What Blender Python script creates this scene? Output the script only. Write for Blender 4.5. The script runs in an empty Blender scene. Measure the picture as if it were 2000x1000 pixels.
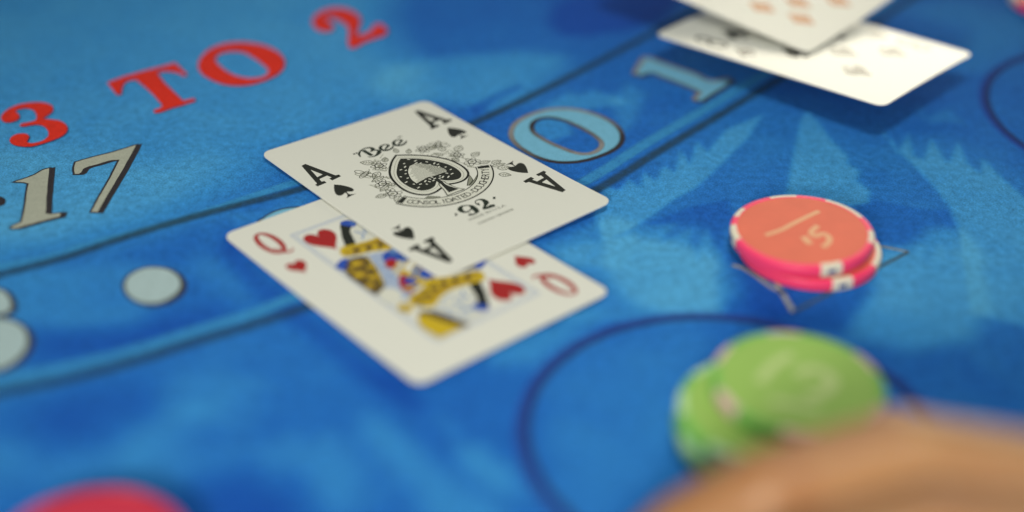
import bpy, bmesh, math, random
import numpy as np
from mathutils import Vector, Matrix
from mathutils.geometry import tessellate_polygon

random.seed(7); rng = np.random.default_rng(7)
scene = bpy.context.scene
CM = 0.01                                   # everything below is written in centimetres

# ------------------------------------------------------------------ camera
FPX, PITCH, ROLL, CAMH = 2714.1, 0.5606, 0.0312, 20.188
_cp, _sp = math.cos(PITCH), math.sin(PITCH)
_F = np.array([0, _cp, -_sp]); _U0 = np.array([0, _sp, _cp]); _R0 = np.array([1., 0, 0])
_R = math.cos(ROLL) * _R0 + math.sin(ROLL) * _U0
_U = -math.sin(ROLL) * _R0 + math.cos(ROLL) * _U0
cam_data = bpy.data.cameras.new("camera"); cam = bpy.data.objects.new("camera", cam_data)
scene.collection.objects.link(cam); scene.camera = cam
cam_data.sensor_width = 36; cam_data.lens = FPX / 2000 * 36
cam_data.clip_start = 0.01; cam_data.clip_end = 50
m = Matrix.Identity(4)
for i, v in enumerate((_R, _U, -_F)):
    for j in range(3): m[j][i] = v[j]
m[2][3] = CAMH * CM
cam.matrix_world = m
cam_data.dof.use_dof = True
cam_data.dof.focus_distance = 0.414
cam_data.dof.aperture_fstop = 2.55
cam_data.dof.aperture_blades = 0

# ------------------------------------------------------------------ world and lamps
world = bpy.data.worlds.new("World"); scene.world = world; world.use_nodes = True
bg = world.node_tree.nodes["Background"]
bg.inputs[0].default_value = (0.95, 1.0, 0.97, 1); bg.inputs[1].default_value = 0.20

def lamp(name, loc, target, power, size, color):
    d = bpy.data.lights.new(name, 'AREA'); d.shape = 'DISK'; d.size = size * CM; d.energy = power; d.color = color
    o = bpy.data.objects.new(name, d); scene.collection.objects.link(o)
    o.location = Vector(loc) * CM
    o.rotation_euler = (Vector(target) - Vector(loc)).to_track_quat('-Z', 'Y').to_euler()
    return o
def shaded_lamp(name, loc, target, power, cone, soft, color):
    d = bpy.data.lights.new(name, 'SPOT'); d.energy = power; d.color = color; d.shadow_soft_size = soft * CM
    d.spot_size = math.radians(cone); d.spot_blend = 1.0
    o = bpy.data.objects.new(name, d); scene.collection.objects.link(o); o.location = Vector(loc) * CM
    o.rotation_euler = (Vector(target) - Vector(loc)).to_track_quat('-Z', 'Y').to_euler()
    return o
shaded_lamp("table_lamp", (6, 22, 52), (0.5, 36.5, 0), 4.8, 60, 4.5, (1.0, 0.97, 0.90))
lamp("near_lamp", (-10, -20, 21.5), (5, 32, 0), 2.3, 9, (1.0, 0.96, 0.86))
lamp("far_lamp", (38, 134, 29), (11, 44, 1), 3.1, 48, (1.0, 0.92, 0.72))

vs = scene.view_settings
vs.view_transform = 'Standard'; vs.look = 'None'; vs.gamma = 1.0; vs.exposure = 0.04; vs.use_curve_mapping = False

# ------------------------------------------------------------------ helpers
def unp(x, y, z=0.0):
    """a pixel of the 2000 x 1000 photograph -> the point of the level z (cm) it shows"""
    d = _F + (x - 1000) / FPX * _R - (y - 500) / FPX * _U
    return np.array([0, 0, CAMH]) + (z - CAMH) / d[2] * d
def zoomed(pts, ox, oy, s):
    return [(ox + p[0] / s, oy + p[1] / s) + tuple(p[2:]) for p in pts]
def table_pts(pts, z=0.0):
    return [tuple(unp(p[0], p[1], z)[:2]) + tuple(p[2:]) for p in pts]

def smooth(pts, closed=True, n=6):
    """Catmull-Rom through points; a third value of 1 marks a sharp corner"""
    P = [np.array(p[:2], float) for p in pts]; C = [len(p) > 2 and p[2] == 1 for p in pts]
    N = len(P); out = []
    for i in range(N if closed else N - 1):
        p1, p2 = P[i], P[(i + 1) % N]
        p0 = P[i - 1] if (closed or i > 0) else p1
        p3 = P[(i + 2) % N] if (closed or i + 2 < N) else p2
        L = np.linalg.norm(p2 - p1)
        def tan(a, b, c):
            la, lb = np.linalg.norm(b - a) + 1e-9, np.linalg.norm(c - b) + 1e-9
            t = (c - b) / lb + (b - a) / la; q = np.linalg.norm(t)
            return t / q if q > 1e-6 else (c - b) / lb
        m1 = (p2 - p1) if C[i] or (not closed and i == 0) else tan(p0, p1, p2) * L
        m2 = (p2 - p1) if C[(i + 1) % N] or (not closed and i == N - 2) else tan(p1, p2, p3) * L
        for k in range(n):
            t = k / n
            out.append(tuple((2*t**3-3*t**2+1)*p1 + (t**3-2*t**2+t)*m1 + (-2*t**3+3*t**2)*p2 + (t**3-t**2)*m2))
    if not closed: out.append(tuple(P[-1]))
    return out
def area2(p):
    return sum(p[i][0]*p[(i+1) % len(p)][1] - p[(i+1) % len(p)][0]*p[i][1] for i in range(len(p)))
def offset(pts, d):
    """outline moved outwards by d"""
    s = 1 if area2(pts) > 0 else -1; N = len(pts); out = []
    P = np.array(pts, float)
    for i in range(N):
        a, b, c = P[i-1], P[i], P[(i+1) % N]
        e1, e2 = b - a, c - b
        e1 = e1 / (np.linalg.norm(e1) + 1e-9); e2 = e2 / (np.linalg.norm(e2) + 1e-9)
        nn = np.array([e1[1] + e2[1], -e1[0] - e2[0]]) * s
        q = np.linalg.norm(nn)
        nn = nn / q if q > 1e-6 else np.array([e1[1], -e1[0]]) * s
        k = min(1.0 / max(nn @ (np.array([e1[1], -e1[0]]) * s), .45), 1.9)
        out.append(tuple(b + nn * d * k))
    return out

col = scene.collection
def empty(name, loc=(0, 0, 0)):
    o = bpy.data.objects.new(name, None); col.objects.link(o); o.location = Vector(loc) * CM
    o.empty_display_size = 0.01
    return o
def tag(o, label=None, cat=None, group=None, kind=None):
    for k, v in (("label", label), ("category", cat), ("group", group), ("kind", kind)):
        if v: o[k] = v
    return o
def link(name, me, parent=None, mats=(), shade=False):
    for mt in mats: me.materials.append(mt)
    o = bpy.data.objects.new(name, me); col.objects.link(o)
    if parent: o.parent = parent
    if shade: me.polygons.foreach_set("use_smooth", [True] * len(me.polygons))
    return o
class Sheet:
    """collects flat pieces of print (2-D, cm), each with a layer, a material slot and a soft-edge value"""
    def __init__(s): s.v = []; s.f = []; s.mi = []; s.lay = []; s.cov = []; s.shade = []
    def fill(s, loops, mat=0, layer=0):
        if isinstance(loops[0][0], (int, float, np.floating)): loops = [loops]
        b = len(s.v); vec = [[Vector((p[0], p[1], 0)) for p in lp] for lp in loops]
        flat = [p for lp in loops for p in lp]
        for p in flat: s.v.append((p[0], p[1])); s.lay.append(layer); s.cov.append(1.0); s.shade.append(0.)
        for t in tessellate_polygon(vec): s.f.append([b + k for k in t]); s.mi.append(mat)
        return s
    def skirt(s, lp, d, mat=0, layer=0):
        o = offset(lp, d); b = len(s.v); n = len(lp)
        for p in lp: s.v.append(tuple(p)); s.lay.append(layer); s.cov.append(1.0); s.shade.append(0.)
        for p in o: s.v.append(tuple(p)); s.lay.append(layer); s.cov.append(0.0); s.shade.append(0.)
        for i in range(n):
            j = (i + 1) % n; s.f.append([b+i, b+j, b+n+j, b+n+i]); s.mi.append(mat)
        return s
    def stroke(s, pts, w, mat=0, layer=0, closed=False, soft=0.0, lightdir=None):
        """pts (x, y[, width]); soft adds faded borders"""
        P = np.array([p[:2] for p in pts], float); N = len(P)
        W = [p[2] if len(p) > 2 else w for p in pts]
        lanes = [(-1, 0, 1.), (1, 0, 1.)] if not soft else [(-1, -soft, 0.), (-1, 0, 1.), (1, 0, 1.), (1, soft, 0.)]
        b = len(s.v); K = len(lanes)
        for i in range(N):
            a = P[i-1] if (closed or i > 0) else P[i]; c = P[(i+1) % N] if (closed or i < N-1) else P[i]
            t = c - a; t = t / (np.linalg.norm(t) + 1e-9); nn = np.array([t[1], -t[0]])
            sh = 0.
            for sg, ex, cv in lanes:
                q = P[i] + nn * (sg * W[i] / 2 + ex)
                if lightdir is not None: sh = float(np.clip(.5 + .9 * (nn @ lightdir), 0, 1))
                s.v.append(tuple(q)); s.lay.append(layer); s.cov.append(cv); s.shade.append(sh)
        for i in range(N if closed else N - 1):
            j = (i + 1) % N
            for k in range(K - 1):
                s.f.append([b+i*K+k, b+i*K+k+1, b+j*K+k+1, b+j*K+k]); s.mi.append(mat)
        return s
    def build(s, name, parent, mats, place, lift=0.0012, slicer=None):
        """place(x, y) -> world cm of the carrying surface; layers are stacked lift apart"""
        bm = bmesh.new(); lay = bm.verts.layers.float.new("layer"); cv = bm.verts.layers.float.new("cov"); sd = bm.verts.layers.float.new("shade")
        vs_ = []
        for p, l, c, h in zip(s.v, s.lay, s.cov, s.shade):
            v = bm.verts.new((p[0], p[1], 0)); v[lay] = l; v[cv] = c; v[sd] = h; vs_.append(v)
        for f, mi in zip(s.f, s.mi):
            if len(set(f)) < 3: continue
            try: q = bm.faces.new([vs_[k] for k in f])
            except ValueError: continue
            q.material_index = mi
        if slicer: slicer(bm)
        rl = parent.location / CM if parent else Vector((0, 0, 0))
        for f in bm.faces:
            if f.normal.z < 0: f.normal_flip()
        bm.normal_update()
        for f in list(bm.faces):
            if f.normal.z < 0: f.normal_flip()
        for v in bm.verts:
            x, y, z = place(v.co.x, v.co.y)
            v.co = Vector((x - rl.x, y - rl.y, z + lift * (1 + v[lay]) - rl.z)) * CM
        bm.normal_update()
        me = bpy.data.meshes.new(name); bm.to_mesh(me); bm.free()
        return link(name, me, parent, mats)
def flat_table(x, y): return (x, y, 0.0)

# ------------------------------------------------------------------ materials
def mat(name):
    mt = bpy.data.materials.new(name); mt.use_nodes = True
    nt = mt.node_tree; return mt, nt, nt.nodes["Principled BSDF"]
def N(nt, t, **kw):
    n = nt.nodes.new(t)
    for k, v in kw.items():
        if k in n.inputs.keys() if isinstance(k, str) else False: n.inputs[k].default_value = v
        else: setattr(n, k, v)
    return n
def setin(n, **kw):
    for k, v in kw.items(): n.inputs[k.replace('_', ' ')].default_value = v
def rgb(r, g, b):
    f = lambda c: (c/255/12.92 if c/255 <= .04045 else ((c/255+.055)/1.055)**2.4)
    return (f(r), f(g), f(b), 1)

def felt_nodes(nt, bsdf, color_socket, grain=(0.36, 1.76)):
    """short brushed weave: speckle, slanted threads and a fine relief"""
    L = nt.links
    tc = N(nt, 'ShaderNodeTexCoord')
    mp = N(nt, 'ShaderNodeMapping'); mp.inputs['Rotation'].default_value = (0, 0, math.radians(38)); mp.inputs['Scale'].default_value = (1, 1.9, 1)
    L.new(tc.outputs['Object'], mp.inputs['Vector'])
    n1 = N(nt, 'ShaderNodeTexNoise'); setin(n1, Scale=1800.0, Detail=2.5, Roughness=0.75); L.new(mp.outputs[0], n1.inputs['Vector'])
    n2 = N(nt, 'ShaderNodeTexNoise'); setin(n2, Scale=420.0, Detail=2.0, Roughness=0.6); L.new(tc.outputs['Object'], n2.inputs['Vector'])
    ad = N(nt, 'ShaderNodeMath', operation='MULTIPLY_ADD'); ad.inputs[1].default_value = 0.35
    L.new(n2.outputs[0], ad.inputs[0]); L.new(n1.outputs[0], ad.inputs[2])
    mr = N(nt, 'ShaderNodeMapRange'); setin(mr, From_Min=0.42, From_Max=0.95, To_Min=grain[0], To_Max=grain[1]); mr.clamp = False
    L.new(ad.outputs[0], mr.inputs['Value'])
    mx = N(nt, 'ShaderNodeMix', data_type='RGBA', blend_type='MULTIPLY'); mx.inputs[0].default_value = 1.0
    L.new(color_socket, mx.inputs[6])
    cb = N(nt, 'ShaderNodeCombineColor')
    for k in range(3): L.new(mr.outputs[0], cb.inputs[k])
    L.new(cb.outputs[0], mx.inputs[7]); L.new(mx.outputs[2], bsdf.inputs['Base Color'])
    bp = N(nt, 'ShaderNodeBump'); setin(bp, Strength=0.55, Distance=0.0004); L.new(n1.outputs[0], bp.inputs['Height'])
    L.new(bp.outputs[0], bsdf.inputs['Normal'])
    setin(bsdf, Roughness=0.92); bsdf.inputs['Specular IOR Level'].default_value = 0.06
    bsdf.inputs['Sheen Weight'].default_value = 0.03; bsdf.inputs['Sheen Roughness'].default_value = 0.5
    bsdf.inputs['Sheen Tint'].default_value = (0.6, 0.8, 1, 1)
    return n1
def felt_print(name, c, c2=None, fuzz=0.9, grain=(0.62, 1.38), alpha=1.0):
    """dye printed on the felt; 'cov' fades its border, 'shade' runs from c to c2"""
    mt, nt, b = mat(name); L = nt.links
    a = N(nt, 'ShaderNodeAttribute', attribute_name="shade")
    mx = N(nt, 'ShaderNodeMix', data_type='RGBA'); L.new(a.outputs['Fac'], mx.inputs[0])
    mx.inputs[6].default_value = c; mx.inputs[7].default_value = c2 or c
    n1 = felt_nodes(nt, b, mx.outputs[2], grain)
    cv = N(nt, 'ShaderNodeAttribute', attribute_name="cov")
    sb = N(nt, 'ShaderNodeMath', operation='MULTIPLY_ADD'); sb.inputs[1].default_value = fuzz; L.new(n1.outputs[0], sb.inputs[0]); L.new(cv.outputs['Fac'], sb.inputs[2])
    mr = N(nt, 'ShaderNodeMapRange'); setin(mr, From_Min=0.5*fuzz+0.12, From_Max=0.5*fuzz+0.75, To_Min=0.0, To_Max=alpha); L.new(sb.outputs[0], mr.inputs['Value'])
    nw = N(nt, 'ShaderNodeTexNoise'); setin(nw, Scale=160.0, Detail=6.0, Roughness=0.8)      # rubbed patches
    mw = N(nt, 'ShaderNodeMapRange'); setin(mw, From_Min=0.36, From_Max=0.52, To_Min=0.70, To_Max=1.0); L.new(nw.outputs[0], mw.inputs['Value'])
    ml = N(nt, 'ShaderNodeMath', operation='MULTIPLY'); L.new(mr.outputs[0], ml.inputs[0]); L.new(mw.outputs[0], ml.inputs[1])
    L.new(ml.outputs[0], b.inputs['Alpha'])
    return mt

def plain(name, c, rough=0.5, spec=0.5, bump=None, var=0.0):
    mt, nt, b = mat(name); setin(b, Roughness=rough); b.inputs['Specular IOR Level'].default_value = spec
    b.inputs['Base Color'].default_value = c
    if var or bump:
        tc = N(nt, 'ShaderNodeTexCoord'); n1 = N(nt, 'ShaderNodeTexNoise'); setin(n1, Scale=(bump or (300, 0))[0], Detail=3.0)
        nt.links.new(tc.outputs['Object'], n1.inputs['Vector'])
        if var:
            hs = N(nt, 'ShaderNodeHueSaturation'); hs.inputs['Color'].default_value = c
            mr = N(nt, 'ShaderNodeMapRange'); setin(mr, To_Min=1-var, To_Max=1+var); nt.links.new(n1.outputs[0], mr.inputs['Value'])
            nt.links.new(mr.outputs[0], hs.inputs['Value']); nt.links.new(hs.outputs[0], b.inputs['Base Color'])
        if bump:
            bp = N(nt, 'ShaderNodeBump'); setin(bp, Strength=bump[1], Distance=0.0001); nt.links.new(n1.outputs[0], bp.inputs['Height']); nt.links.new(bp.outputs[0], b.inputs['Normal'])
    return mt

M_card = plain("card_stock", (0.71, 0.72, 0.645, 1), 0.26, 0.45, bump=(900, 0.05), var=0.015)
M_edge = plain("card_edge_paper", (0.88, 0.88, 0.82, 1), 0.7, 0.2)
def ink(name, c): return plain(name, c, 0.26, 0.45)
M_black = ink("black_ink", (0.012, 0.014, 0.008, 1)); M_green_black = ink("green_black_ink", (0.008, 0.018, 0.008, 1))
M_white = ink("paper_gap", (0.66, 0.67, 0.58, 1)); M_grey = ink("fine_grey_ink", (0.075, 0.082, 0.055, 1)); M_mid = ink("mid_grey_ink", (0.24, 0.25, 0.19, 1))
M_red = ink("red_ink", (0.36, 0.012, 0.012, 1)); M_blue = ink("blue_ink", (0.02, 0.075, 0.42, 1)); M_yel = ink("yellow_ink", (0.56, 0.40, 0.012, 1))
M_brown = ink("brown_ink", (0.10, 0.065, 0.012, 1)); M_pale = ink("pale_blue_ink", (0.36, 0.44, 0.58, 1)); M_gold = ink("dark_gold_ink", (0.34, 0.215, 0.012, 1))
M_orange = ink("orange_ink", (0.50, 0.17, 0.02, 1)); M_midblue = ink("mid_blue_ink", (0.11, 0.24, 0.52, 1))

# ------------------------------------------------------------------ the felt table top
def zone(*pts): return list(pts)
S1 = lambda pts: zoomed(pts, 1180, 180, 2.083)
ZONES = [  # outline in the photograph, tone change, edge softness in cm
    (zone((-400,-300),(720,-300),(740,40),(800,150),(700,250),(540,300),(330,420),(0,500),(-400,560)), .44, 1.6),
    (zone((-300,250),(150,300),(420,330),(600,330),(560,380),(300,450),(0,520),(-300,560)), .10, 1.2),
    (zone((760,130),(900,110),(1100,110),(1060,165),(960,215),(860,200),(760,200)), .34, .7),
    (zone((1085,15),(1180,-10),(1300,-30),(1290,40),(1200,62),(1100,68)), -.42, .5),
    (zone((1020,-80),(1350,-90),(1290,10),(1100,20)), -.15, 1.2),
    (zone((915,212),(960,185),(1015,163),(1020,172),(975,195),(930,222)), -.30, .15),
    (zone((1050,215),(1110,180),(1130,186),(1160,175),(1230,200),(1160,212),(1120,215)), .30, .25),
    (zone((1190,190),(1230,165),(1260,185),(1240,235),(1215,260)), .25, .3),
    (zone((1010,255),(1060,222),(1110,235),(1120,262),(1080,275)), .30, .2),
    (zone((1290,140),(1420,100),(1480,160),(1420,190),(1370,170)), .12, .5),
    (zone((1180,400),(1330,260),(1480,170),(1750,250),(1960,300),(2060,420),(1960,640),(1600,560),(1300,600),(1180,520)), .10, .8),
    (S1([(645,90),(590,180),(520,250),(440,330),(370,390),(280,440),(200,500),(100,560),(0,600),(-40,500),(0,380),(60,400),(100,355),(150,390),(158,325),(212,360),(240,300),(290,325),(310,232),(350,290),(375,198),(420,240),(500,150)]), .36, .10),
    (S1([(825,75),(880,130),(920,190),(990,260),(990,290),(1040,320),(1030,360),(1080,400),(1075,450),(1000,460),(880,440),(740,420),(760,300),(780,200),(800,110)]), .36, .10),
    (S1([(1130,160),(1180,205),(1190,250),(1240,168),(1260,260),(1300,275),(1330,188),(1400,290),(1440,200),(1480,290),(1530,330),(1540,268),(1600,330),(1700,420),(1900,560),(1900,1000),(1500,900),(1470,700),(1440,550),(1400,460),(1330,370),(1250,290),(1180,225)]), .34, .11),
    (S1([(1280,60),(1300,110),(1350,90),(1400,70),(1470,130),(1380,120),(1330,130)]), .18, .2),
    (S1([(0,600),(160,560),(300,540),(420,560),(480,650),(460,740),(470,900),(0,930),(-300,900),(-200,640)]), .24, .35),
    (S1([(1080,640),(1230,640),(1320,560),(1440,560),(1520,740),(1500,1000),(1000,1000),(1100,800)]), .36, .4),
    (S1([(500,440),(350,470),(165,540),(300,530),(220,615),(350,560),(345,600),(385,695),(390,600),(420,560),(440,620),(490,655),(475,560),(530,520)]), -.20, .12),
    (S1([(1000,480),(1100,440),(1330,480),(1400,480),(1440,570),(1480,672),(1420,600),(1410,680),(1370,610),(1310,692),(1300,620),(1200,620),(1050,600)]), -.12, .15),  # dark leaf fingers; left end also paints in the orange chips' shadow
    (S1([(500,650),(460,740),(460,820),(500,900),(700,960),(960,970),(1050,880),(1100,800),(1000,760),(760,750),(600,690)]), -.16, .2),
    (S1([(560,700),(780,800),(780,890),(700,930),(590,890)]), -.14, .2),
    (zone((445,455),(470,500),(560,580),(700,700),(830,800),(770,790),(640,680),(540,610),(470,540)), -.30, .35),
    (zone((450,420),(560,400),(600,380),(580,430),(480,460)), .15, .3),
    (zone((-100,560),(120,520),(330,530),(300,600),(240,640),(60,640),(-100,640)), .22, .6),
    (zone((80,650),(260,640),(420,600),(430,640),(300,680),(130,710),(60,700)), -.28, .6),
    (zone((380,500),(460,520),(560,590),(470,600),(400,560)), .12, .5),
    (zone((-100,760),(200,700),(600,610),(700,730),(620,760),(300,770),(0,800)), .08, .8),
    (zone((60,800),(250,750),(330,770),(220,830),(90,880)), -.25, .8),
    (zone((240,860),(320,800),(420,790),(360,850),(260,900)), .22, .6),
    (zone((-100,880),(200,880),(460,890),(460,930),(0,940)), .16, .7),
    (zone((400,930),(560,940),(600,1050),(420,1060)), -.30, .8),  # shadow right of the crimson chips, painted into the felt tone
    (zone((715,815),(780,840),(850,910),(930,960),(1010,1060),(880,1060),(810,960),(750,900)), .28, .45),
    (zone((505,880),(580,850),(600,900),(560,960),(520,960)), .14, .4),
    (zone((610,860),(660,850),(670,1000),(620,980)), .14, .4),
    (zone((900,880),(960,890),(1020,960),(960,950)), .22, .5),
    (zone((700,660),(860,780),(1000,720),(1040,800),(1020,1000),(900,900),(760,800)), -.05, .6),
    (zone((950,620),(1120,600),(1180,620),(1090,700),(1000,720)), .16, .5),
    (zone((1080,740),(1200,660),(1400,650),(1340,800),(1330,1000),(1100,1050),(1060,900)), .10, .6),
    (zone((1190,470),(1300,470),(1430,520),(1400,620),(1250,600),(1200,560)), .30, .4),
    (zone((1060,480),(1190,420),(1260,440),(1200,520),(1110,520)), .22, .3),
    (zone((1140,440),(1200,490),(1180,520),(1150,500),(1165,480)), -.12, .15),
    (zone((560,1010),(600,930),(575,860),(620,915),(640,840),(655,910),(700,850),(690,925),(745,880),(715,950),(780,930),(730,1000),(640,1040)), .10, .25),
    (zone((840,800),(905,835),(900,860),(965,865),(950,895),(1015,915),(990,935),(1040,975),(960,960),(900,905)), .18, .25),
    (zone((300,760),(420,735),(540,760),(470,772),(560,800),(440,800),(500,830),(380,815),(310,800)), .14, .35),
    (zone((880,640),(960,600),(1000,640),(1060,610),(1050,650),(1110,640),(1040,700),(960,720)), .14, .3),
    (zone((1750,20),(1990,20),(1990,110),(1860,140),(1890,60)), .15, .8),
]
def build_felt():
    xs = np.concatenate([np.linspace(-110, -24, 24)[:-1], np.arange(-24, 24.01, .13), np.linspace(24, 110, 24)[1:]])
    ys = np.concatenate([np.linspace(-40, 19, 20)[:-1], np.arange(19, 36, .12), np.arange(36, 54, .15), np.linspace(54, 150, 26)])
    X, Y = np.meshgrid(xs, ys); P = np.stack([X.ravel(), Y.ravel()], 1)
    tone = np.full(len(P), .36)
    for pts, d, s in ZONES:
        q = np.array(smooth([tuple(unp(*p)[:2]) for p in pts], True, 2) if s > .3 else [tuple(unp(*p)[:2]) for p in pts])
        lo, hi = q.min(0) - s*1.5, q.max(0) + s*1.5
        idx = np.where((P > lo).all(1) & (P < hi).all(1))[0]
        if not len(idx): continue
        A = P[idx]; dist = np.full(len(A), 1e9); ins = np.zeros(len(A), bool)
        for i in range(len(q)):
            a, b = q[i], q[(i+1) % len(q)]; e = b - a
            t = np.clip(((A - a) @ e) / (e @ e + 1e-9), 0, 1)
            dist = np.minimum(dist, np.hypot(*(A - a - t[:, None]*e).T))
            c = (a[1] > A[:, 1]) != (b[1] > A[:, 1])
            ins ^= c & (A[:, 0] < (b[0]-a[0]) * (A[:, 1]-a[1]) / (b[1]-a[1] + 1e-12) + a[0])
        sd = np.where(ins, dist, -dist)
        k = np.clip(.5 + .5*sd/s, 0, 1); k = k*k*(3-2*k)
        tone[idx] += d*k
    nx, ny = len(xs), len(ys)
    i = np.arange((nx-1)*(ny-1)); r, c = i // (nx-1), i % (nx-1); a = r*nx + c
    F = np.stack([a, a+1, a+nx+1, a+nx], 1)
    me = bpy.data.meshes.new("felt_table_top")
    me.vertices.add(len(P)); me.vertices.foreach_set("co", np.c_[P*CM, np.zeros(len(P))].ravel())
    me.loops.add(F.size); me.loops.foreach_set("vertex_index", F.ravel().astype(np.int32))
    me.polygons.add(len(F)); me.polygons.foreach_set("loop_start", np.arange(0, F.size, 4, dtype=np.int32))
    me.update(calc_edges=True); me.validate()
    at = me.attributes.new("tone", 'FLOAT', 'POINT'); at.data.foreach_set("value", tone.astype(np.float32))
    mt, nt, b = mat("blue_printed_felt"); L = nt.links
    t = N(nt, 'ShaderNodeAttribute', attribute_name="tone")
    tc = N(nt, 'ShaderNodeTexCoord')
    n = N(nt, 'ShaderNodeTexNoise'); setin(n, Scale=48.0, Detail=7.0, Roughness=0.62, Distortion=0.6); L.new(tc.outputs['Object'], n.inputs['Vector'])
    n3 = N(nt, 'ShaderNodeTexNoise'); setin(n3, Scale=11.0, Detail=2.0); L.new(tc.outputs['Object'], n3.inputs['Vector'])
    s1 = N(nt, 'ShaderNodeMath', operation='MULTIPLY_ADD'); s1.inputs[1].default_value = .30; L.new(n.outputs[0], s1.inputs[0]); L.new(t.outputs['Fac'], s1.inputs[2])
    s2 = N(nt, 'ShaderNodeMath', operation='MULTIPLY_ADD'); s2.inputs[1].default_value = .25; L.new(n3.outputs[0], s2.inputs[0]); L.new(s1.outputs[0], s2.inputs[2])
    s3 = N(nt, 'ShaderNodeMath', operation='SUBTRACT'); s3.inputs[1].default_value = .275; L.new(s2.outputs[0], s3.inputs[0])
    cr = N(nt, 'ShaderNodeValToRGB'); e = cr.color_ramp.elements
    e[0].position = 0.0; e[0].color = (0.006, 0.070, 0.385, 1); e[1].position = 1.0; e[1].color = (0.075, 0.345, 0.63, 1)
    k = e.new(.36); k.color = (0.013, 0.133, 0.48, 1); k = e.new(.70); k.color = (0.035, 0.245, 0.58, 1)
    L.new(s3.outputs[0], cr.inputs[0]); felt_nodes(nt, b, cr.outputs[0])
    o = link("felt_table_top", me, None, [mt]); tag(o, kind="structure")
    return o
felt = build_felt()

# ------------------------------------------------------------------ printing on the felt
def jit(pts, a=0.008):
    return [(p[0] + random.uniform(-a, a), p[1] + random.uniform(-a, a)) for p in pts]
MF_red = felt_print("red_felt_print", rgb(226, 52, 34), fuzz=.6)
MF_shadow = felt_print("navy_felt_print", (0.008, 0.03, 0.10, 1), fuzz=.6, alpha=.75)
MF_bone = felt_print("bone_felt_print", rgb(176, 180, 164), fuzz=.6, grain=(.78, 1.2))
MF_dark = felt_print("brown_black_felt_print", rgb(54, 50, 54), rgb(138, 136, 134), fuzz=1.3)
MF_sky = felt_print("sky_felt_print", rgb(118, 184, 214), fuzz=.6, grain=(.75, 1.22))
MF_line = felt_print("dark_line_felt_print", rgb(46, 76, 94), fuzz=1.3, alpha=.68)
MF_light = felt_print("light_line_felt_print", rgb(70, 165, 222), fuzz=1.3, alpha=.62)
MF_ring = felt_print("indigo_felt_print", rgb(40, 62, 120), fuzz=.8, alpha=.9)
MF_halo = felt_print("violet_felt_print", rgb(52, 78, 180), fuzz=.5, alpha=.55)
MF_tri = felt_print("triangle_felt_print", rgb(70, 92, 104), rgb(196, 200, 188), fuzz=.7)
MF_dot = felt_print("pale_dot_felt_print", rgb(172, 196, 198), fuzz=.6, grain=(.78, 1.2))
PRINT = [MF_red, MF_shadow, MF_bone, MF_dark, MF_sky, MF_line, MF_light, MF_ring, MF_halo, MF_tri, MF_dot]

def felt_piece(name): return Sheet()
def put(sh, name, label=None):
    o = sh.build(name, felt, PRINT, flat_table, 0.003)
    if label: o["label"] = label
    return o
def red_letter(name, loops):
    sh = Sheet(); lps = [jit(smooth(table_pts(l), True, 5)) for l in loops]
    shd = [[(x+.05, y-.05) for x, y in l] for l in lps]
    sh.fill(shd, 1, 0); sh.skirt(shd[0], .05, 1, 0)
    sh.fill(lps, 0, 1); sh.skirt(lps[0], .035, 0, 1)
    return put(sh, name)
Z = zoomed
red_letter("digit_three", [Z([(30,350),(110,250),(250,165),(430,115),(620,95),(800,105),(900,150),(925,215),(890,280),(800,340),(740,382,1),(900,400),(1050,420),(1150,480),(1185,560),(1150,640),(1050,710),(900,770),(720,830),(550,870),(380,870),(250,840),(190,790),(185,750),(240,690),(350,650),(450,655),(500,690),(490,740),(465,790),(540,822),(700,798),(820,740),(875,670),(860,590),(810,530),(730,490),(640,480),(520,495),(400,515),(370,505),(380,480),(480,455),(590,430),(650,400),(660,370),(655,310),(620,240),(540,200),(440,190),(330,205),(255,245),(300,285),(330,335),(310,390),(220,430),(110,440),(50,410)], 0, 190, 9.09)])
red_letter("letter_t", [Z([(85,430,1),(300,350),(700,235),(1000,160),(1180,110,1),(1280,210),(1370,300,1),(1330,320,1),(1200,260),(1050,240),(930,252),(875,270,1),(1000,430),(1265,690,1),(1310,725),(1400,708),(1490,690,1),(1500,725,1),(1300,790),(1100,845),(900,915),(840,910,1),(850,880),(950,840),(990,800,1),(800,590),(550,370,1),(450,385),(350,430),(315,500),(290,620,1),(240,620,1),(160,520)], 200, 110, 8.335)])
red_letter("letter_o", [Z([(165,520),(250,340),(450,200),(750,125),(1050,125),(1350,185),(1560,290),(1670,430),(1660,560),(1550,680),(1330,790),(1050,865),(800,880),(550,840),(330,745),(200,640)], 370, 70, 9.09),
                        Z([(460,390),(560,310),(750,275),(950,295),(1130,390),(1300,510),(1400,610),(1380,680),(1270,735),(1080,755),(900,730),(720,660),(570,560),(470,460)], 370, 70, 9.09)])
red_letter("digit_two", [Z([(190,400),(230,300),(350,205),(550,150),(750,160),(920,225),(1020,340),(1010,430),(970,540),(945,640,1),(1100,610),(1230,550),(1290,450),(1350,430),(1510,540,1),(1450,620),(1250,690),(1050,770),(900,850),(840,840,1),(825,700),(840,560),(800,450),(700,380),(560,320),(450,310),(410,345),(500,400),(545,480),(470,550),(350,550),(250,500)], 590, 0, 9.09)])

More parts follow.
